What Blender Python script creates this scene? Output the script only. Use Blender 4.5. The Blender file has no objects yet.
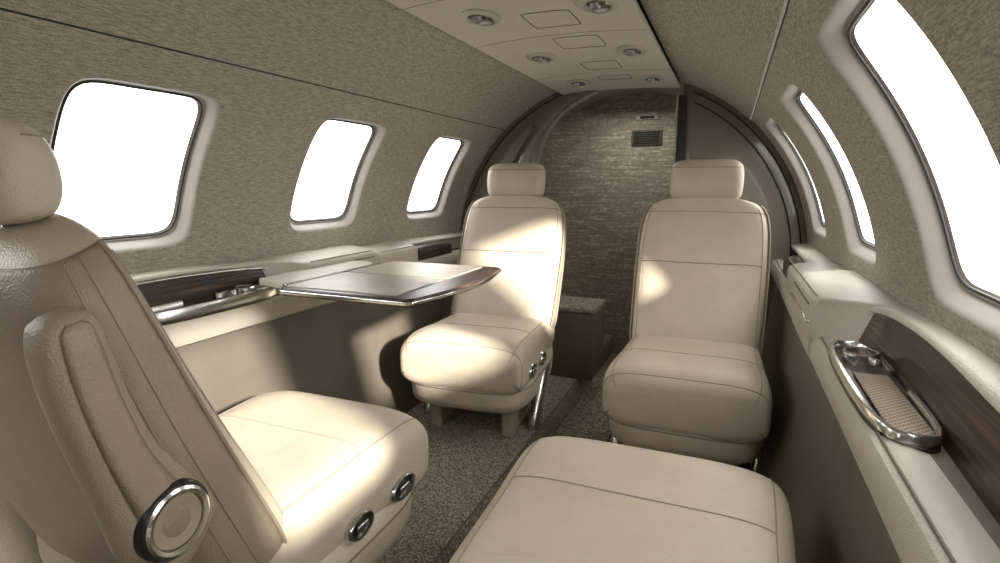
import bpy, bmesh, math, random
from mathutils import Vector, Matrix
from math import sin, cos, pi, radians, sqrt
random.seed(3)
S = bpy.context.scene
COL = S.collection
S.view_settings.view_transform = 'Standard'
S.view_settings.exposure = 0.0

# ------------------------------------------------------------------ materials
def newmat(name):
    m = bpy.data.materials.new(name); m.use_nodes = True
    nt = m.node_tree; b = nt.nodes['Principled BSDF']
    return m, nt, b
def plain(name, col, rough=.5, metal=0., spec=.5, coat=0.):
    m, nt, b = newmat(name)
    b.inputs['Base Color'].default_value = (*col, 1); b.inputs['Roughness'].default_value = rough
    b.inputs['Metallic'].default_value = metal; b.inputs['Specular IOR Level'].default_value = spec
    b.inputs['Coat Weight'].default_value = coat
    return m
def texc(nt, scale=(1, 1, 1)):
    tc = nt.nodes.new('ShaderNodeTexCoord'); mp = nt.nodes.new('ShaderNodeMapping')
    mp.inputs['Scale'].default_value = scale
    nt.links.new(tc.outputs['Object'], mp.inputs['Vector']); return mp.outputs['Vector']
def noise(nt, vec, scale, detail=2., rough=.5):
    n = nt.nodes.new('ShaderNodeTexNoise'); n.inputs['Scale'].default_value = scale
    n.inputs['Detail'].default_value = detail; n.inputs['Roughness'].default_value = rough
    nt.links.new(vec, n.inputs['Vector']); return n.outputs['Fac']
def ramp(nt, fac, stops):
    r = nt.nodes.new('ShaderNodeValToRGB'); e = r.color_ramp.elements
    e[0].position, e[0].color = stops[0][0], (*stops[0][1], 1)
    e[1].position, e[1].color = stops[-1][0], (*stops[-1][1], 1)
    for p, c in stops[1:-1]:
        k = e.new(p); k.color = (*c, 1)
    nt.links.new(fac, r.inputs['Fac']); return r.outputs['Color']
def math_(nt, op, a, b):
    n = nt.nodes.new('ShaderNodeMath'); n.operation = op
    for i, v in enumerate((a, b)):
        if isinstance(v, (int, float)): n.inputs[i].default_value = v
        else: nt.links.new(v, n.inputs[i])
    return n.outputs[0]
def bump(nt, b, h, strength, dist=.002):
    n = nt.nodes.new('ShaderNodeBump'); n.inputs['Strength'].default_value = strength
    n.inputs['Distance'].default_value = dist
    nt.links.new(h, n.inputs['Height']); nt.links.new(n.outputs[0], b.inputs['Normal'])

def leather(name, c1, c2, rough=.45):
    m, nt, b = newmat(name)
    v = texc(nt)
    f = noise(nt, v, 9, 3)
    nt.links.new(ramp(nt, f, [(.3, c1), (.7, c2)]), b.inputs['Base Color'])
    vo = nt.nodes.new('ShaderNodeTexVoronoi'); vo.inputs['Scale'].default_value = 420
    nt.links.new(v, vo.inputs['Vector'])
    h = math_(nt, 'ADD', vo.outputs['Distance'], math_(nt, 'MULTIPLY', noise(nt, v, 18, 3), 4.5))
    bump(nt, b, h, .30, .0022)
    b.inputs['Roughness'].default_value = rough
    b.inputs['Specular IOR Level'].default_value = .45
    return m
def fabric(name, c1, c2, bs=.25):
    m, nt, b = newmat(name)
    a = noise(nt, texc(nt, (9, 9, 1.0)), 66, 1, .5)
    a2 = noise(nt, texc(nt, (1.0, .8, 9)), 66, 1, .5)
    s = math_(nt, 'MULTIPLY', math_(nt, 'ADD', a, a2), .5)
    nt.links.new(ramp(nt, s, [(.36, c1), (.64, c2)]), b.inputs['Base Color'])
    bump(nt, b, s, bs, .001)
    b.inputs['Roughness'].default_value = .85; b.inputs['Specular IOR Level'].default_value = .2
    return m

M_wall = fabric('wall_fabric', (.25, .228, .188), (.54, .50, .428))
M_ceil = fabric('ceiling_vinyl', (.58, .545, .475), (.63, .59, .515), .06)
M_leather = leather('cream_leather', (.53, .455, .358), (.60, .52, .415), .36)
M_leather_shade = leather('shell_shade_leather', (.31, .250, .184), (.35, .283, .21), .40)  # tan shell leather, darkened to paint shade onto the seatback sides
M_seam = plain('seam_thread', (.22, .18, .14), .7)
M_seam_l = plain('seam_thread_light', (.31, .265, .21), .7)
M_brown = leather('brown_side_panel', (.118, .099, .076), (.137, .116, .090), .5)
M_ledge = leather('ledge_vinyl', (.48, .442, .375), (.53, .487, .415), .36)
M_table = leather('table_leather', (.36, .325, .27), (.40, .36, .30), .25)
M_plastic = plain('window_reveal_plastic', (.36, .337, .298), .5)
M_gasket = plain('gasket_rubber', (.03, .03, .03), .5)
M_chrome = plain('satin_metal', (.68, .67, .65), .2, 1.)
M_gun = plain('dim_metal', (.34, .33, .31), .38, 1.)
M_dark = plain('dark_gap', (.02, .018, .016), .6)
M_black = plain('black_plastic', (.02, .02, .02), .25)
M_gloss = plain('gloss_brown_laminate', (.17, .143, .113), .18, 0, .5, .3)
M_leg = plain('leg_paint', (.33, .275, .205), .4)
M_white = plain('fixture_white', (.52, .49, .43), .4)

m, nt, b = newmat('carpet'); M_carpet = m
v = texc(nt); n1 = noise(nt, v, 175, 3, .7); n2 = noise(nt, v, 60, 2, .6)
s = math_(nt, 'ADD', math_(nt, 'MULTIPLY', n1, .8), math_(nt, 'MULTIPLY', n2, .2))
nt.links.new(ramp(nt, s, [(.38, (.08, .066, .05)), (.5, (.28, .24, .185)), (.62, (.64, .57, .46))]), b.inputs['Base Color'])
bump(nt, b, s, .9, .01); b.inputs['Roughness'].default_value = .95; b.inputs['Specular IOR Level'].default_value = .1

m, nt, b = newmat('woven_stone_wallcover'); M_rear = m
a = noise(nt, texc(nt, (11, 11, 130)), 1, 3, .6); a2 = noise(nt, texc(nt, (60, 60, 80)), 1, 3, .6)
s = math_(nt, 'ADD', math_(nt, 'MULTIPLY', a, .55), math_(nt, 'MULTIPLY', a2, .45))
nt.links.new(ramp(nt, s, [(.38, (.27, .24, .185)), (.54, (.40, .365, .29)), (.62, (.66, .61, .51))]), b.inputs['Base Color'])
bump(nt, b, s, .35, .003); b.inputs['Roughness'].default_value = .75

m, nt, b = newmat('dark_zebrano_wood'); M_wood = m
s = noise(nt, texc(nt, (60, 4, 160)), 1.2, 4, .6)
nt.links.new(ramp(nt, s, [(.35, (.018, .011, .008)), (.55, (.055, .034, .023)), (.7, (.15, .095, .063))]), b.inputs['Base Color'])
b.inputs['Roughness'].default_value = .33; b.inputs['Specular IOR Level'].default_value = .35

m, nt, b = newmat('tray_mesh_mat'); M_meshmat = m
ck = nt.nodes.new('ShaderNodeTexChecker'); ck.inputs['Scale'].default_value = 210
nt.links.new(texc(nt), ck.inputs['Vector'])
ck.inputs['Color1'].default_value = (.30, .24, .175, 1); ck.inputs['Color2'].default_value = (.12, .09, .065, 1)
nt.links.new(ck.outputs[0], b.inputs['Base Color']); b.inputs['Roughness'].default_value = .6

m = bpy.data.materials.new('window_glass'); m.use_nodes = True; M_glass = m
nt = m.node_tree; nt.nodes.clear()
o = nt.nodes.new('ShaderNodeOutputMaterial'); mx = nt.nodes.new('ShaderNodeMixShader'); mx.inputs[0].default_value = .04
t = nt.nodes.new('ShaderNodeBsdfTransparent'); g = nt.nodes.new('ShaderNodeBsdfGlossy'); g.inputs['Roughness'].default_value = .05
nt.links.new(t.outputs[0], mx.inputs[1]); nt.links.new(g.outputs[0], mx.inputs[2]); nt.links.new(mx.outputs[0], o.inputs[0])

# ------------------------------------------------------------------ geometry helpers
def mesh_obj(name, verts, faces, mats, parent=None, smooth=True, fmat=None, recalc=True):
    me = bpy.data.meshes.new(name); me.from_pydata([tuple(v) for v in verts], [], faces)
    if not isinstance(mats, (list, tuple)): mats = [mats]
    for mm in mats: me.materials.append(mm)
    if fmat:
        for p, k in zip(me.polygons, fmat): p.material_index = k
    if recalc:
        bm = bmesh.new(); bm.from_mesh(me); bmesh.ops.recalc_face_normals(bm, faces=bm.faces); bm.to_mesh(me); bm.free()
    for p in me.polygons: p.use_smooth = smooth
    ob = bpy.data.objects.new(name, me); COL.objects.link(ob)
    if parent: ob.parent = parent
    return ob
def empty(name, loc=(0, 0, 0), rz=0.):
    e = bpy.data.objects.new(name, None); e.location = loc; e.rotation_euler = (0, 0, rz); e.empty_display_size = .1
    COL.objects.link(e); return e
def autosm(ob, ang=40):
    md = ob.modifiers.new('es', 'EDGE_SPLIT'); md.split_angle = radians(ang)
def loft(name, rings, mat, parent=None, caps=True, closed=False, smooth=True, ringclosed=True):
    n = len(rings[0]); V = [p for r in rings for p in r]; F = []
    k = len(rings)
    for i in range(k if closed else k - 1):
        for j in range(n if ringclosed else n - 1):
            a = i * n + j; b_ = i * n + (j + 1) % n; c = ((i + 1) % k) * n + (j + 1) % n; d = ((i + 1) % k) * n + j
            F.append((a, b_, c, d))
    if caps and not closed:
        F.append(tuple(range(n))); F.append(tuple(range((k - 1) * n, k * n)))
    return mesh_obj(name, V, F, mat, parent, smooth)
def extrude_y(name, prof, y0, y1, mat, parent=None, ny=2, smooth=True, ang=35):
    rings = [[(x, y0 + (y1 - y0) * i / (ny - 1), z) for x, z in prof] for i in range(ny)]
    o = loft(name, rings, mat, parent, True, smooth=smooth)
    if smooth: autosm(o, ang)
    return o
def rbox(name, size, loc, mat, parent=None, bev=.005, seg=3, rot=(0, 0, 0)):
    x, y, z = [s_ / 2 for s_ in size]
    V = [(a, b_, c) for a in (-x, x) for b_ in (-y, y) for c in (-z, z)]
    F = [(0, 1, 3, 2), (4, 6, 7, 5), (0, 4, 5, 1), (2, 3, 7, 6), (0, 2, 6, 4), (1, 5, 7, 3)]
    me = bpy.data.meshes.new(name); me.from_pydata(V, [], F)
    bm = bmesh.new(); bm.from_mesh(me); bmesh.ops.recalc_face_normals(bm, faces=bm.faces)
    if bev > 0: bmesh.ops.bevel(bm, geom=list(bm.edges), offset=bev, segments=seg, profile=.5, affect='EDGES')
    bm.transform(Matrix.Translation(loc) @ (Matrix.Rotation(rot[2], 4, 'Z') @ Matrix.Rotation(rot[1], 4, 'Y') @ Matrix.Rotation(rot[0], 4, 'X')))
    bm.to_mesh(me); bm.free(); me.materials.append(mat)
    for p in me.polygons: p.use_smooth = True
    ob = bpy.data.objects.new(name, me); COL.objects.link(ob)
    autosm(ob, 50)
    if parent: ob.parent = parent
    return ob
def tube(name, pts, r, mat, parent=None, cyclic=False, res=3, flat=None):
    cu = bpy.data.curves.new(name, 'CURVE'); cu.dimensions = '3D'; sp = cu.splines.new('POLY')
    sp.points.add(len(pts) - 1)
    for p, q in zip(sp.points, pts): p.co = (*q, 1)
    sp.use_cyclic_u = cyclic; cu.bevel_depth = r; cu.bevel_resolution = res; cu.use_fill_caps = True
    ob = bpy.data.objects.new(name, cu); COL.objects.link(ob)
    dg = bpy.context.evaluated_depsgraph_get(); me = bpy.data.meshes.new_from_object(ob.evaluated_get(dg))
    bpy.data.objects.remove(ob); me.materials.clear(); me.materials.append(mat)
    for p in me.polygons: p.use_smooth = True
    ob = bpy.data.objects.new(name, me); COL.objects.link(ob)
    if parent: ob.parent = parent
    return ob
def sgp(v, e): return math.copysign(abs(v) ** e, v)
def cr(P, sub=6):
    out = []; n = len(P)
    for i in range(n - 1):
        p0 = P[max(i - 1, 0)]; p1 = P[i]; p2 = P[i + 1]; p3 = P[min(i + 2, n - 1)]
        for k in range(sub):
            t_ = k / sub
            out.append([.5 * (2 * b_ + (c - a) * t_ + (2 * a - 5 * b_ + 4 * c - d) * t_ ** 2 + (3 * b_ - a - 3 * c + d) * t_ ** 3)
                        for a, b_, c, d in zip(p0, p1, p2, p3)])
    out.append(list(P[-1])); return out
def disc_x(name, c, prof, mat, parent, n=48, side=1, sy=1., sz=1.):
    rings = [[(c[0] + side * xo, c[1] + r * cos(2 * pi * i / n) * sy, c[2] + r * sin(2 * pi * i / n) * sz) for i in range(n)] for r, xo in prof]
    o = loft(name, rings, mat, parent); autosm(o, 40); return o
def disc_z(name, c, prof, mat, parent, n=32, sx=1., sy=1.):
    rings = [[(c[0] + r * cos(2 * pi * i / n) * sx, c[1] + r * sin(2 * pi * i / n) * sy, c[2] + zo) for i in range(n)] for r, zo in prof]
    o = loft(name, rings, mat, parent); autosm(o, 40); return o

# ------------------------------------------------------------------ shell
R = .76; ZC = .596
Y0, Y1 = -1.30, 3.0
def cyl(side, th, y, r=R): return (side * r * cos(th), y, ZC + r * sin(th))
HY = .3225
TH0, TH1 = radians(1), radians(46.5)
N = 128
def sup(phi, hv, ha, p=5.5):
    c, s_ = cos(phi), sin(phi)
    k = (abs(c / hv) ** p + abs(s_ / ha) ** p) ** (-1 / p)
    return c * k, s_ * k
def wsup(phi, hv, ha): return sup(phi, hv, ha, 7.5)
GD = .030
for side, nm in ((-1, 'left'), (1, 'right')):
    GV, GA = (.138, .161) if side < 0 else (.144, .186)
    THC = radians(26.2) if side < 0 else radians(26.4)
    WY = [.785 + .645 * k + (.030 if side > 0 else 0) for k in (-2, -1, 0, 1, 2)]
    V = []; F = []; FM = []
    alo = (TH0 - THC) * R; ahi = (TH1 - THC) * R
    for wy in WY:
        rect = []
        angs = sorted([2 * pi * i / N for i in range(N)])
        corners = [math.atan2(ahi, HY), math.atan2(ahi, -HY), math.atan2(alo, -HY) % (2 * pi), math.atan2(alo, HY) % (2 * pi)]
        for cc in corners:
            j = min(range(N), key=lambda q: abs(angs[q] - cc)); angs[j] = cc
        loops = []
        for ph in angs:
            c, s_ = cos(ph), sin(ph)
            k = min(HY / abs(c) if abs(c) > 1e-6 else 9, (ahi if s_ > 0 else -alo) / abs(s_) if abs(s_) > 1e-6 else 9)
            rect.append((c * k, s_ * k))
        OFF = ((.026, 0), (.023, .0008), (.020, .003), (.017, .007), (.013, .014), (.009, .021), (.005, GD), (-.004, GD + .002))
        hole = [wsup(ph, GV + OFF[0][0], GA + OFF[0][0] + .002) for ph in angs]
        loops.append([(a, b_, R) for a, b_ in rect])
        for f in (.25, .5, .75, .92):
            loops.append([(a + (c - a) * f, b_ + (d - b_) * f, R) for (a, b_), (c, d) in zip(rect, hole)])
        for off, dr in OFF:
            loops.append([(*wsup(ph, GV + off, GA + off + .002), R + dr) for ph in angs])
        base = len(V)
        for lp in loops:
            for v_, a_, r_ in lp: V.append(cyl(side, THC + a_ / R, wy + v_, r_))
        for i in range(len(loops) - 1):
            for j in range(N):
                F.append((base + i * N + j, base + i * N + (j + 1) % N, base + (i + 1) * N + (j + 1) % N, base + (i + 1) * N + j))
                FM.append(1 if i >= 6 else 0)
    for ya, yb in ((Y0, WY[0] - HY), (WY[-1] + HY, Y1)):
        base = len(V); K = 24
        for y in (ya, yb):
            for i in range(K + 1): V.append(cyl(side, TH0 + (TH1 - TH0) * i / K, y))
        for i in range(K):
            F.append((base + i, base + i + 1, base + K + 2 + i, base + K + 1 + i)); FM.append(0)
    w = mesh_obj('wall_' + nm, V, F, [M_wall, M_plastic], fmat=FM)
    prof = []
    K = 16; t0, t1 = radians(47.0), radians(71.0)
    for i in range(K + 1):
        th = t0 + (t1 - t0) * i / K; prof.append((side * (R - .004) * cos(th), ZC + (R - .004) * sin(th)))
    for i in range(K, -1, -1):
        th = t0 + (t1 - t0) * i / K; prof.append((side * (R + .012) * cos(th), ZC + (R + .012) * sin(th)))
    extrude_y('ceiling_cove_' + nm, prof, Y0, 2.45, M_wall)
    prof = []
    for i in range(5):
        th = radians(46 + i * .5); prof.append((side * (R + .006) * cos(th), ZC + (R + .006) * sin(th)))
    for i in range(4, -1, -1):
        th = radians(46 + i * .5); prof.append((side * (R + .02) * cos(th), ZC + (R + .02) * sin(th)))
    extrude_y('trim_' + ('1' if side < 0 else '2'), prof, Y0, Y1, M_dark)
    for i, wy in enumerate(WY):
        k = i + 1 + (0 if side < 0 else 5)
        e = empty('window_%d' % k)
        ring = [wsup(2 * pi * q / 96, GV + .002, GA + .003) for q in range(96)]
        vs = [cyl(side, THC + a_ / R, wy + v_, R + GD) for v_, a_ in ring]
        mid = [cyl(side, THC + a_ * .5 / R, wy + v_ * .5, R + GD) for v_, a_ in ring]
        cen = cyl(side, THC, wy, R + GD)
        F2 = [(q, (q + 1) % 96, 96 + (q + 1) % 96, 96 + q) for q in range(96)] + [(96 + q, 96 + (q + 1) % 96, 192) for q in range(96)]
        mesh_obj('pane', vs + mid + [cen], F2, M_glass, e)
        ring = [wsup(2 * pi * q / 96, GV + .001, GA + .002) for q in range(96)]
        tube('gasket', [cyl(side, THC + a_ / R, wy + v_, R + GD - .003) for v_, a_ in ring], .0026, M_gasket, e, True)
        ld = bpy.data.lights.new('sky_portal', 'AREA'); ld.shape = 'RECTANGLE'; ld.size = .34; ld.size_y = .42
        ld.cycles.is_portal = True
        lo = bpy.data.objects.new('sky_portal', ld); COL.objects.link(lo)
        lo.location = cyl(side, THC, wy, R + .05)
        d = Vector((-side * cos(THC), 0, -sin(THC)))
        q = d.to_track_quat('-Z', 'X'); lo.rotation_euler = q.to_euler()
        xa = q @ Vector((1, 0, 0))
        if abs(xa.y) < .5: ld.size, ld.size_y = .42, .34
        lo.parent = e

K = 20; prof = []
for i in range(K + 1):
    th = radians(46.5) + radians(87) * i / K; prof.append((R * cos(th), ZC + R * sin(th)))
for i in range(K, -1, -1):
    th = radians(46.5) + radians(87) * i / K; prof.append(((R + .02) * cos(th), ZC + (R + .02) * sin(th)))
extrude_y('ceiling_aft', prof, 2.44, Y1, M_wall)
prof = []
for i in range(K + 1):
    th = radians(44) + radians(92) * i / K; prof.append(((R + .024) * cos(th), ZC + (R + .024) * sin(th)))
for i in range(K, -1, -1):
    th = radians(44) + radians(92) * i / K; prof.append(((R + .04) * cos(th), ZC + (R + .04) * sin(th)))
extrude_y('ceiling_skin', prof, Y0, Y1, M_dark)

ceil = empty('ceiling')
prof = []
for i in range(11):
    x = -.242 + .484 * i / 10; prof.append((x, 1.288 + .012 * (1 - (x / .242) ** 2)))
prof += [(.242, 1.305), (-.242, 1.305)]
extrude_y('panel', prof, Y0, 2.45, M_ceil, ceil)
def ceilz(x): return 1.288 + .012 * (1 - (x / .242) ** 2)
for x in (-.2425, .2425):
    tube('edge_bead', [(x, Y0, 1.291), (x, 2.45, 1.291)], .0035, M_ceil, ceil)
for (cx, cy, sx, sy) in ((.03, 1.38, .12, .13), (.04, 1.62, .13, .13), (.03, 1.95, .12, .13), (.03, 2.18, .12, .08), (.03, .95, .12, .13), (.03, .4, .12, .13)):
    pts = []
    for k in range(32):
        a, b_ = sup(2 * pi * k / 32, sx / 2, sy / 2, 14); pts.append((cx + a, cy + b_, ceilz(cx + a) + .0003))
    tube('access_seam', pts, .0018, M_brown, ceil, True, 2)
for y in (1.14, 1.52, 2.06):
    tube('cross_seam', [(x / 100, y, ceilz(x / 100)) for x in range(-24, 25, 2)], .0012, M_seam_l, ceil)
M_bulb, nt, b = newmat('reading_lens'); b.inputs['Base Color'].default_value = (.55, .53, .48, 1)
b.inputs['Roughness'].default_value = .2
def fixture(nm, x, y):
    e = empty(nm, (x, y, ceilz(x))); e.scale = (1.25, 1.25, 1)
    disc_z('bezel', (0, 0, 0), [(.036, .003), (.036, -.003), (.032, -.006), (.024, -.006), (.018, .001)], M_white, e, sx=1, sy=1.45)
    disc_z('gasper_socket', (0, -.018, 0), [(.017, .002), (.017, -.0065), (.014, -.008), (.013, -.004)], M_brown, e)
    disc_z('gasper_nozzle', (0, -.018, 0), [(.011, 0), (.011, -.013), (.008, -.017), (.006, -.017), (.005, -.012)], M_gun, e)
    disc_z('lamp_socket', (0, .021, 0), [(.018, .002), (.018, -.007), (.015, -.009), (.013, -.003)], M_gun, e)
    disc_z('lamp_lens', (0, .021, 0), [(.012, .0), (.012, -.005), (.006, -.009), (.001, -.010)], M_bulb, e)
for y in (.4, .84, 1.29, 1.75, 2.22):
    for x in (-.12, .165): fixture('overhead_air_vent', x, y)

fl = empty('floor')
ZF = .08; ZA = -.02; XA, XB = -.085, .145
prof = [(-.72, ZF), (XA - .012, ZF), (XA - .003, ZF - .004), (XA, ZF - .014), (XA, ZA), (XB, ZA), (XB, ZF - .014), (XB + .003, ZF - .004), (XB + .012, ZF), (.72, ZF), (.72, ZA - .04), (-.72, ZA - .04)]
extrude_y('carpeted_floor', prof, Y0, Y1, M_carpet, fl, ang=60)
for x in (XA - .003, XB + .003):
    tube('aisle_edge_strip', [(x, Y0, ZF - .002), (x, 2.4, ZF - .002)], .003, M_brown, fl)

def endwall(nm, y, mat):
    K = 40
    V = [(.775, y, ZA - .03)] + [((R + .015) * cos(pi * i / K), y, ZC + (R + .015) * sin(pi * i / K)) for i in range(K + 1)] + [(-.775, y, ZA - .03)]
    V2 = [(x, yy + (.04 if y > 0 else -.04), z) for x, yy, z in V]; n = len(V)
    F = [tuple(range(n)), tuple(range(n, 2 * n))] + [(i, (i + 1) % n, n + (i + 1) % n, n + i) for i in range(n)]
    return mesh_obj(nm, V + V2, F, mat, smooth=False)
endwall('wall_back', Y1 - .04, M_rear)
endwall('wall_front', Y0 + .02, M_wall)
g = empty('air_return_grille', (.05, 2.955, 1.135))
rbox('frame', (.15, .012, .075), (0, -.002, 0), M_brown, g, .004)
for i in range(6): rbox('slat_%d' % i, (.13, .006, .006), (0, -.010, -.026 + i * .0105), M_dark, g, .001, 1)
g = empty('exit_sign', (.05, 2.955, 1.235))
rbox('plate', (.11, .012, .022), (0, -.002, 0), M_white, g, .003); rbox('lens', (.07, .006, .012), (0, -.009, 0), M_dark, g, .001, 1)

for side, nm in ((-1, 'left'), (1, 'right')):
    P = [(.775, .60), (.775, -.05), (.56, -.05), (.575, .08), (.60, .16), (.625, .28), (.642, .40), (.650, .50), (.655, .545), (.66, .60)]
    extrude_y('wall_lower_' + nm, [(side * x, z) for x, z in P], Y0, 2.93, M_brown)
    L = empty('side_ledge')
    P = [(.762, .672), (.745, .664), (.735, .60), (.70, .598), (.672, .605), (.655, .607), (.640, .600), (.632, .585), (.632, .560), (.638, .547), (.652, .540), (.775, .54), (.775, .672)]
    extrude_y('ledge', [(side * x, z) for x, z in P], Y0, 2.44, M_ledge, L)
    st = [(Y0, .712, .690), (.2, .712, .690), (.55, .714, .694), (.80, .722, .702), (.95, .726, .700), (1.08, .722, .694), (1.15, .702, .688), (1.21, .68, .68), (2.44, .70, .67)]
    st = [st[0]] + cr(st[1:8], 6) + [st[8]]
    rings = [[(side * x, y, z) for x, z in ((.775, zt + .004), (.755, zt + .004), (xi + .02, zt), (xi + .006, zt - .001), (xi, zt - .006), (xi - .001, zt - .011), (xi + .004, zt - .015), (.775, zt - .016))] for y, xi, zt in st]
    o = loft('rim', rings, M_ledge, L); autosm(o, 50)
    rings = [[(side * x, y, z) for x, z in ((xi + .03, zt - .012), (xi + .004, zt - .012), (xi - .008, .60), (xi + .03, .60))] for y, xi, zt in st if y < 1.20]
    loft('wood_fascia', rings, M_wood, L, smooth=False)
    if side < 0:
        # polished trims above and below the veneer on this side
        tube('upper_trim', [(side * (xi + .0005), y, zt - .017) for y, xi, zt in st if .3 < y < 1.16], .0035, M_chrome, L)
    TY, TL = .93, .210
    pts = []
    for k in range(96):
        a, b_ = sup(2 * pi * k / 96, .040, TL, 4.5)
        if a > 0: a *= .95
        else: a *= (1 - .12 * abs(b_ / TL) ** 2)
        pts.append((.679 + a, TY + b_))
    o = loft('tray_well', [[(side * x, y, .600) for x, y in pts], [(side * x, y, .6085) for x, y in pts]], M_wood, L); autosm(o, 30)
    def offs(d):
        out = []; n = len(pts)
        for i in range(n):
            a = Vector(pts[i - 1]); c = Vector(pts[(i + 1) % n]); t_ = (c - a).normalized(); nr = Vector((-t_.y, t_.x))
            out.append((pts[i][0] + nr.x * d, pts[i][1] + nr.y * d))
        return out
    rh = .618 if side > 0 else .630
    sel = range(13, 84)
    cols = []
    for d, z in ((.0, .604), (.0, rh), (.0015, rh + .002), (.0060, rh + .002), (.0075, rh), (.0075, .604)):
        oo = offs(d); cols.append([(side * oo[i][0], oo[i][1], z) for i in sel])
    rr = [[c[i] for c in cols] for i in range(len(cols[0]))]
    o = loft('tray_rail', rr, M_chrome, L); autosm(o, 40)
    rbox('tray_mat', (.046, .23, .004), (side * .682, .85, .6115), M_meshmat, L, .001, 1)
    ch = .018 if side > 0 else .030
    disc_z('cup_ring', (side * .683, 1.04, .609), [(.027, 0), (.027, ch), (.024, ch + .002), (.021, ch), (.021, .001)], M_chrome, L)
    def abox(nm2, y0, y1, xi, zt, mat=M_ledge, slant=0.):
        P = [(.76, zt + .012), (.72, zt + .010), (xi + .03, zt + .002), (xi + .012, zt - .003), (xi + .002, zt - .012), (xi, zt - .025), (xi, zt - .05), (xi + .004, .56), (.76, .56)]
        rr = []
        cxm, czm = .72, zt - .03
        for k, (y, f) in enumerate(((y0, .86), (y0 + .003, .94), (y0 + .010, .985), (y0 + .022, 1), (y1 - .022, 1), (y1 - .01, .985), (y1 - .003, .94), (y1, .86))):
            rr.append([(side * (cxm + (x - cxm) * f), y - (slant * (x - xi) if k < 4 else 0), czm + (z - czm) * f) for x, z in P])
        o = loft(nm2, rr, mat, L); autosm(o, 60)
        tube(nm2 + '_piping', [(side * (xi + .012), y0 + .024, zt - .0025), (side * (xi + .012), y1 - .024, zt - .0025)], .0014, M_seam, L)
        if slant:
            tube(nm2 + '_lid_line', [(side * (xi - .0005), y1 - .03, zt - .022), (side * (xi - .0005), y0 + .03, zt - .022)], .0012, M_dark, L)
    abox('armrest_box', 1.215, 1.56, .626, .684, slant=1.0)
    abox('armrest_box_aft', 1.575, 1.84, .636, .670)
    abox('wood_end_block', 1.855, 2.15, .650, .655, M_wood)
    rbox('box_trim', (.012, .32, .007), (side * .627, 1.39, .628), M_chrome, L, .002, 2)
    tube('ledge_piping', [(side * .648, Y0, .6055), (side * .648, 2.44, .6055)], .0014, M_seam, L)

# ------------------------------------------------------------------ bulkhead partitions
YP = 2.44
def partition(nm, inner, th0, th1, n=40):
    outer = []
    for i in range(n + 1):
        t_ = i / n
        th = th0 + (th1 - th0) * t_
        r = R - .002
        outer.append((r * cos(th), ZC + r * sin(th)))
    rings = []
    for i in range(n + 1):
        xo, zo = outer[i]; xi, zi = inner(i / n)
        mx_ = lambda f: (xo + (xi - xo) * f, zo + (zi - zo) * f)
        ring = []
        for f, dy in ((0, 0), (.25, -.004), (.5, -.012), (.8, -.018), (.93, -.014), (.98, -.006), (1, .004), (1, .05), (.5, .05), (0, .05)):
            x, z = mx_(f); ring.append((x, YP + dy, z))
        rings.append(ring)
    o = loft(nm, rings, M_gloss); autosm(o, 50); return o
def poly_inner(P):
    D = cr(P, 8)
    L_ = [0]
    for a, b_ in zip(D, D[1:]): L_.append(L_[-1] + math.hypot(b_[0] - a[0], b_[1] - a[1]))
    def f(t_):
        s_ = t_ * L_[-1]
        for i in range(len(L_) - 1):
            if L_[i + 1] >= s_ - 1e-9:
                k = (s_ - L_[i]) / max(1e-9, L_[i + 1] - L_[i]); return (D[i][0] + (D[i + 1][0] - D[i][0]) * k, D[i][1] + (D[i + 1][1] - D[i][1]) * k)
        return tuple(D[-1])
    return f
partition('bulkhead_panel', poly_inner([(-.33, .08), (-.34, .4), (-.36, .75), (-.37, .92), (-.36, 1.03), (-.315, 1.14), (-.23, 1.23), (-.10, 1.295)]), radians(222), radians(98))
partition('bulkhead_panel', poly_inner([(.262, .08), (.262, .4), (.262, .7), (.262, .9), (.262, 1.05), (.262, 1.15), (.262, 1.22), (.262, 1.26)]), radians(-42), radians(70))
t_ = empty('trim_3', (0, 0, 0))
rbox('jamb_dark', (.030, .075, 1.19), (.262, YP + .005, .66), M_dark, t_, .003)
rbox('jamb_light', (.008, .082, 1.19), (.243, YP + .004, .66), M_leather_shade, t_, .002)
for rr_ in (.735, .70):
    tube('bead', [(rr_ * cos(radians(a)), YP - .010, ZC + rr_ * sin(radians(a))) for a in range(0, 67, 3)], .003, M_black, t_)
t_ = empty('trim_4')
tube('bead', [(-.735 * cos(radians(a)), YP - .008, ZC + .735 * sin(radians(a))) for a in range(0, 78, 3)], .003, M_black, t_)
fin = empty('magazine_strip')
P = [(-.53, .985), (-.475, 1.075), (-.40, 1.145), (-.37, 1.165), (-.385, 1.125), (-.43, 1.06), (-.485, .97)]
loft('strip', [[(x, y, z) for x, z in P] for y in (YP - .045, YP - .015)], M_brown, fin, smooth=False)

sb = empty('storage_cabinet', (-.17, 2.31, 0))
rbox('body', (.29, .22, .29), (0, 0, .225), M_brown, sb, .006)
rbox('carpet_top', (.30, .23, .022), (0, 0, .381), M_carpet, sb, .006)
rbox('kick', (.27, .21, .03), (0, 0, .094), M_dark, sb, .002)

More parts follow.
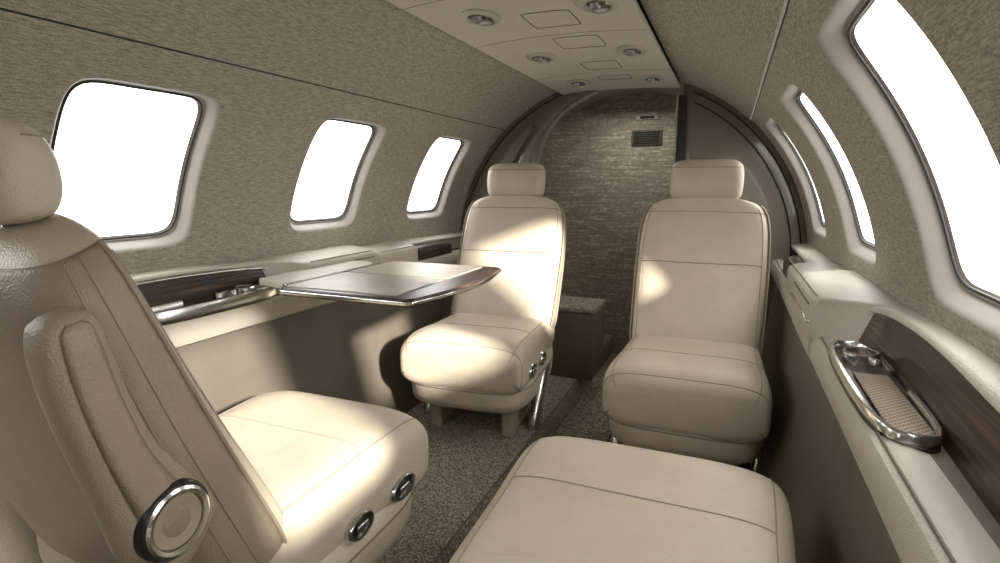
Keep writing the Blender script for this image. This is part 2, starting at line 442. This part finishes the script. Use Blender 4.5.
# ------------------------------------------------------------------ seats
def make_seat(loc, rz, recline=0., arms=(), controls=(1, -1), scl=(1, 1, 1), hz=0.):
    E = empty('airplane_seat', loc, rz); E.scale = scl
    NS = 56
    ST = cr([(-.30, .30, .395, .32), (-.285, .37, .408, .285), (-.24, .395, .418, .27), (-.12, .405, .424, .262), (0, .41, .428, .256), (.10, .418, .433, .25), (.165, .421, .433, .246), (.208, .418, .424, .250), (.228, .408, .407, .262), (.238, .392, .388, .280), (.242, .365, .362, .305)], 5)
    def cring(st, grow=0.):
        y, w_, zt, zb = st; out = []
        for i in range(NS):
            a = 2 * pi * i / NS
            x = sgp(cos(a), .42) * (w_ / 2 + grow); zz = sgp(sin(a), .52)
            z = (zt + zb) / 2 + zz * ((zt - zb) / 2 + grow)
            if zz > 0 and -.2 < y < .2: z -= .006 * (1 - (2 * x / w_) ** 2) * zz * cos(pi * y / .4)
            out.append((x, y, z))
        return out
    loft('cushion', [cring(s_) for s_ in ST], M_leather, E)
    def cp(st, a, g_=.0002):
        y, w_, zt, zb = st
        x = sgp(cos(a), .42) * (w_ / 2 + g_); zz = sgp(sin(a), .52); z = (zt + zb) / 2 + zz * ((zt - zb) / 2 + g_)
        if zz > 0 and -.2 < y < .2: z -= .006 * (1 - (2 * x / w_) ** 2) * zz * cos(pi * y / .4)
        return (x, y, z)
    for a in (radians(44), radians(136)):
        tube('cushion_seam', [cp(s_, a) for s_ in ST[4:-4]], .0012, M_seam_l, E)
    for a in (radians(-25), radians(205)):
        tube('side_seam', [cp(s_, a) for s_ in ST[4:-3]], .0014, M_seam, E)
    s0 = min(ST, key=lambda q: abs(q[0] - .05))
    tube('cross_seam', [cp(s0, radians(a)) for a in range(44, 137, 4)], .0012, M_seam_l, E)
    s1 = min(ST, key=lambda q: abs(q[0] - .224))
    tube('front_seam', [cp(s1, radians(a)) for a in range(-30, 211, 4)], .0012, M_seam_l, E)
    def prsh(z, w_, y0, y1, p=5):
        return [(sup(2 * pi * i / 48, w_ / 2, (y1 - y0) / 2, p)[0], (y0 + y1) / 2 + sup(2 * pi * i / 48, w_ / 2, (y1 - y0) / 2, p)[1], z) for i in range(48)]
    o = loft('seat_pan', [prsh(.30, .408, -.30, .226), prsh(.262, .414, -.30, .232), prsh(.225, .412, -.295, .230), prsh(.200, .402, -.29, .220), prsh(.182, .37, -.27, .19), prsh(.176, .34, -.25, .17)], M_leather, E)
    tube('pan_seam', prsh(.262, .4145, -.30, .2325), .0018, M_seam, E, True)
    for sx in (-1, 1):
        for y in (-.16, .10):
            rings = []
            for z, k, dy in ((.185, .056, 0), (.15, .048, .0), (.11, .042, .006), (.095, .044, .008), (ZF - .001, .052, .008)):
                rings.append([(sx * .13 + a, y + dy + b_, z) for a, b_ in [sup(2 * pi * i / 24, k / 2, k * .65, 6) for i in range(24)]])
            loft('leg_%d%d' % (sx + 1, y > 0), rings, M_leg, E)
        rbox('base_rail', (.03, .32, .02), (sx * .13, -.03, ZF + .012), M_leg, E, .004)
        pts = cr([(-.10, .262), (-.075, .245), (-.03, .19), (.005, .14), (.022, .10), (.024, ZF + .002)], 5)
        rings = []
        for i, (yy, zz) in enumerate(pts):
            rings.append([(sx * (.196 + dx), yy + dy, zz) for dx, dy in [sup(2 * pi * q / 16, .018, .036, 5) for q in range(16)]])
        loft('chrome_bracket', rings, M_chrome, E)
    for sx in controls:
        for y, sy in ((.115, .042), (-.02, .036)):
            disc_x('control_bezel', (sx * .205, y, .312), [(1, -.012), (1, .006), (.9, .010), (.78, .009), (.74, .002)], M_chrome, E, side=sx, sy=sy, sz=.024)
            disc_x('control_pad', (sx * .205, y, .312), [(.78, -.01), (.78, .005), (.3, .0055), (.02, .006)], M_black, E, side=sx, sy=sy, sz=.024)
            rbox('control_lever', (.006, .03, .012), (sx * .214, y, .312), M_chrome, E, .002, 2)
    B = empty('backrest', (0, -.15, .41)); B.parent = E; B.rotation_euler = (radians(recline), 0, 0)
    O = Vector((0, -.15, .41))
    BS = cr([(-.120, .345, .33, .12), (-.125, .37, .375, .155), (-.140, .42, .395, .17), (-.175, .49, .402, .165), (-.222, .575, .408, .15), (-.270, .665, .412, .132), (-.308, .745, .408, .116), (-.330, .795, .394, .104), (-.341, .825, .370, .094), (-.347, .842, .335, .082), (-.350, .852, .28, .066), (-.352, .857, .22, .045)], 6)
    def bring(i, angs_, g_=0.):
        a, b_ = BS[max(i - 1, 0)], BS[min(i + 1, len(BS) - 1)]
        T = Vector((0, b_[0] - a[0], b_[1] - a[1])).normalized()
        if BS[i][1] > .80: T = Vector((0, -.38, .925))
        nrm = Vector((0, T.z, -T.y))
        y, z, w_, t__ = BS[i]
        c = Vector((0, y, z)) - nrm * t__ / 2
        out = []
        for an in angs_:
            nn = sgp(sin(an), .62)
            x = sgp(cos(an), .46) * (w_ / 2 + g_)
            bulge = 0
            if nn > 0: bulge = -.014 * (1 - min(1, (2 * x / .4) ** 2)) * nn * min(1, max(0, (BS[i][1] - .42) * 6)) * min(1, max(0, (.84 - BS[i][1]) * 10))
            p = c + Vector((x, 0, 0)) + nrm * (nn * (t__ / 2 + g_) + bulge)
            out.append(tuple(p - O))
        return out
    full = [2 * pi * i / NS for i in range(NS)]
    loft('back_cushion', [bring(i, full) for i in range(len(BS))], M_leather, B)
    i = min(range(len(BS)), key=lambda q: abs(BS[q][1] - .655))
    tube('horizontal_seam', bring(i, [radians(a) for a in range(35, 146, 4)], .0003), .0016, M_seam, B)
    i = min(range(len(BS)), key=lambda q: abs(BS[q][1] - .81))
    tube('shoulder_seam', bring(i, [radians(a) for a in range(5, 176, 4)], .0003), .0013, M_seam_l, B)
    lo_, hi_ = 8, len(BS) - 18
    for a in (36, 144):
        tube('edge_seam', [bring(i, [radians(a)], .0003)[0] for i in range(lo_, hi_)], .0013, M_seam_l, B)
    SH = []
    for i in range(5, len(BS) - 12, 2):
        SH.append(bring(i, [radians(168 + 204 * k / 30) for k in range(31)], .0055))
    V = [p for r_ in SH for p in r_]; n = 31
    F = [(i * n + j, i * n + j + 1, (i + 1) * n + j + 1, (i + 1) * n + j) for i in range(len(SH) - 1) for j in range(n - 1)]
    o = mesh_obj('back_shell_shade', V, F, M_leather_shade, B)  # rear shell carried round the sides, its darker colour stands in for shade
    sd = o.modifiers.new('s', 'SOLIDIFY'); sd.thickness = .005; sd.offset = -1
    for j in (0, n - 1): tube('shell_piping', [r_[j] for r_ in SH], .0030, M_leather_shade, B)
    for a in (183, 357, 196, 344):
        tube('side_stitch', [bring(i, [radians(a)], .0058)[0] for i in range(6, len(BS) - 14)], .0010, M_seam_l, B)
    HS = cr([(-.353, .846, .17, .04), (-.350, .852, .205, .062), (-.346, .864, .226, .076), (-.344, .89, .234, .086), (-.346, .925, .236, .086), (-.350, .953, .230, .078), (-.355, .970, .214, .062), (-.360, .980, .18, .042), (-.364, .984, .13, .02)], 5)
    HS = [(y, .846 + (z - .846) * (1 - hz), w_, t__) for y, z, w_, t__ in HS]
    rings = []
    for y, z, w_, t__ in HS:
        rings.append([(sgp(cos(a), .5) * w_ / 2, y - .040 + sgp(sin(a), .7) * t__ / 2 + .15, z - .41) for a in full])
    loft('headrest', rings, M_leather, B)
    h0 = min(HS, key=lambda q: abs(q[1] - .846 - .112 * (1 - hz)))
    y, z, w_, t__ = h0
    tube('headrest_seam', [(sgp(cos(a), .5) * (w_ / 2 + .0002), y - .040 + sgp(sin(a), .7) * (t__ / 2 + .0002) + .15, z - .41) for a in [radians(k) for k in range(0, 181, 5)]], .0012, M_seam_l, B)
    for sx in (-1, 1):
        tube('headrest_post', [(sx * .05, -.235, .40), (sx * .05, -.24, .47)], .006, M_chrome, B)
    for sx in arms:
        PA = cr([(-.440, .775, .012, .016), (-.438, .765, .020, .026), (-.434, .735, .022, .032), (-.424, .685, .022, .034), (-.405, .62, .022, .038), (-.384, .57, .022, .048), (-.366, .53, .022, .056), (-.348, .50, .020, .050), (-.338, .488, .014, .03)], 6)
        rings = []
        def frame(i):
            a, b_ = PA[max(i - 1, 0)], PA[min(i + 1, len(PA) - 1)]
            T = Vector((0, b_[0] - a[0], b_[1] - a[1])).normalized(); return Vector((0, T.z, -T.y))
        for i, (y, z, hx, hn) in enumerate(PA):
            nr = frame(i)
            rings.append([tuple(Vector((sx * .218, y, z)) + Vector((dx, 0, 0)) + nr * dn - O) for dx, dn in [sup(2 * pi * q / 28, hx, hn * .9, 3.6) for q in range(28)]])
        loft('stowed_armrest', rings, M_leather_shade, B)
        rr = []
        for i in range(5, len(PA) - 13):
            y, z, hx, hn = PA[i]; nr = frame(i); e_ = min(1, (i - 4) / 3., (len(PA) - 12 - i) / 3.)
            c = Vector((sx * (.218 + hx), y, z))
            rr.append([tuple(c + Vector((sx * dx, 0, 0)) + nr * dn - O) for dx, dn in [sup(2 * pi * q / 20, .004 * e_, hn * .52 * (e_ ** .5), 2.6) for q in range(20)]])
        loft('armrest_pad', rr, M_leather_shade, B)
        c = Vector((sx * .238, -.370, .540)) - O
        disc_x('hinge_bezel', c, [(.042, -.012), (.042, .004), (.039, .008), (.035, .008), (.032, .004)], M_black, B, side=sx)
        disc_x('hinge_ring', c, [(.037, -.004), (.037, .010), (.034, .012), (.030, .011), (.029, .006)], M_chrome, B, side=sx)
        disc_x('hinge_cap', c, [(.029, .0), (.028, .008), (.020, .0065), (.010, .005), (.001, .005)], M_leg, B, side=sx)
    return E
XS = .385
make_seat((-.312, .73, -.0014), 0, 0, arms=(1, -1), scl=(1.05, 1.0, 1.017), hz=.20)
make_seat((XS - .025, .735, -.0022), 0, 60, scl=(1.08, 1.0, 1.035))
make_seat((-.302, 1.70, 0), radians(180 + 4))
make_seat((XS, 1.64, 0), radians(180))

# ------------------------------------------------------------------ folding table
T = empty('folding_table', (0, 0, 0))
def slab(nm, pts, z0, z1, mat, bev=.004):
    n = len(pts)
    cx = sum(p[0] for p in pts) / n; cy = sum(p[1] for p in pts) / n
    def ins(d):
        out = []
        for x, y in pts:
            l_ = math.hypot(x - cx, y - cy); out.append((cx + (x - cx) * (1 - d / l_), cy + (y - cy) * (1 - d / l_)))
        return out
    rings = [[(x, y, z0) for x, y in ins(bev)], [(x, y, z0 + bev) for x, y in pts], [(x, y, z1 - bev) for x, y in pts], [(x, y, z1) for x, y in ins(bev)]]
    o = loft(nm, rings, mat, T); autosm(o, 40)
def rrect(x0, x1, y0, y1, r=.02, bow=0.):
    P = []
    for cx, cy, a0 in ((x1 - r, y1 - r, 0), (x0 + r, y1 - r, 90), (x0 + r, y0 + r, 180), (x1 - r, y0 + r, 270)):
        for k in range(7):
            a = radians(a0 + 15 * k); P.append((cx + r * cos(a), cy + r * sin(a)))
    if bow:
        ym = (y0 + y1) / 2
        for k in range(1, 12):
            y = y0 + r + (y1 - y0 - 2 * r) * k / 12; P.append((x1 + bow * (1 - ((y - ym) / ((y1 - y0) / 2 - r)) ** 2), y))
    return P
TZ = .655
TX0 = -.50
slab('edge_band', rrect(TX0, -.135, .965, 1.465, .02, .03), TZ - .010, TZ + .008, M_wood)
slab('metal_band', rrect(TX0 - .003, -.131, .961, 1.469, .02, .03), TZ - .005, TZ + .003, M_chrome, .001)
slab('leaf_inset', rrect(TX0 + .008, -.185, .985, 1.206, .008), TZ + .005, TZ + .0105, M_table, .002)
slab('leaf_inset_aft', rrect(TX0 + .008, -.185, 1.218, 1.445, .008), TZ + .005, TZ + .0105, M_table, .002)
rbox('support_arm', (.30, .035, .012), (-.50, 1.215, TZ - .016), M_chrome, T, .004)
slab('hinge_leaf', [(-.64, 1.05), (-.64, 1.42), (-.56, 1.42), (TX0 - .004, 1.36), (TX0 - .004, 1.02), (-.56, 1.03)][::-1], TZ - .010, TZ + .008, M_ledge, .003)
slab('hinge_strip', rrect(TX0 - .014, TX0 - .004, 1.0, 1.40, .002), TZ - .002, TZ + .010, M_chrome, .001)

# ------------------------------------------------------------------ light: bright overcast sky, darker (still bright) ground haze
W = bpy.data.worlds.new('World'); S.world = W; W.use_nodes = True
nt = W.node_tree; bg = nt.nodes['Background']; bg.inputs[0].default_value = (1, .99, .97, 1)
tc = nt.nodes.new('ShaderNodeTexCoord'); sx = nt.nodes.new('ShaderNodeSeparateXYZ'); mr = nt.nodes.new('ShaderNodeMapRange')
nt.links.new(tc.outputs['Generated'], sx.inputs[0]); nt.links.new(sx.outputs['Z'], mr.inputs['Value'])
mr.inputs['From Min'].default_value = -.35; mr.inputs['From Max'].default_value = .35
mr.inputs['To Min'].default_value = 2.6; mr.inputs['To Max'].default_value = 6.6
nt.links.new(mr.outputs[0], bg.inputs[1])
sd = bpy.data.lights.new('sun', 'SUN'); sd.energy = 14; sd.angle = radians(4); sd.color = (1, .955, .87)
so = bpy.data.objects.new('sun', sd); COL.objects.link(so)
so.rotation_euler = Vector((-1, .58, -.44)).to_track_quat('-Z', 'Y').to_euler()
def fill_light(nm, loc, size, e, rot=(0, 0, 0)):
    l_ = bpy.data.lights.new(nm, 'AREA'); l_.shape = 'RECTANGLE'; l_.size, l_.size_y = size; l_.energy = e; l_.color = (1, .96, .90)
    o_ = bpy.data.objects.new(nm, l_); COL.objects.link(o_); o_.location = loc; o_.rotation_euler = rot; return o_
fill_light('forward_fill', (0, -.75, 1.27), (.3, .5), 1)  # added fill behind the camera, not a cabin fixture
fill_light('aft_fill', (0, 2.68, 1.27), (.3, .2), 1.4)  # added fill to brighten the aft area, not a cabin fixture

# ------------------------------------------------------------------ camera
cd = bpy.data.cameras.new('cam'); cd.sensor_width = 36; cd.lens = 19.8; cd.clip_start = .01
co = bpy.data.objects.new('cam', cd); COL.objects.link(co)
co.location = (.465, 0, .9); co.rotation_euler = (radians(90 - 10.0), 0, radians(22.5))
S.camera = co
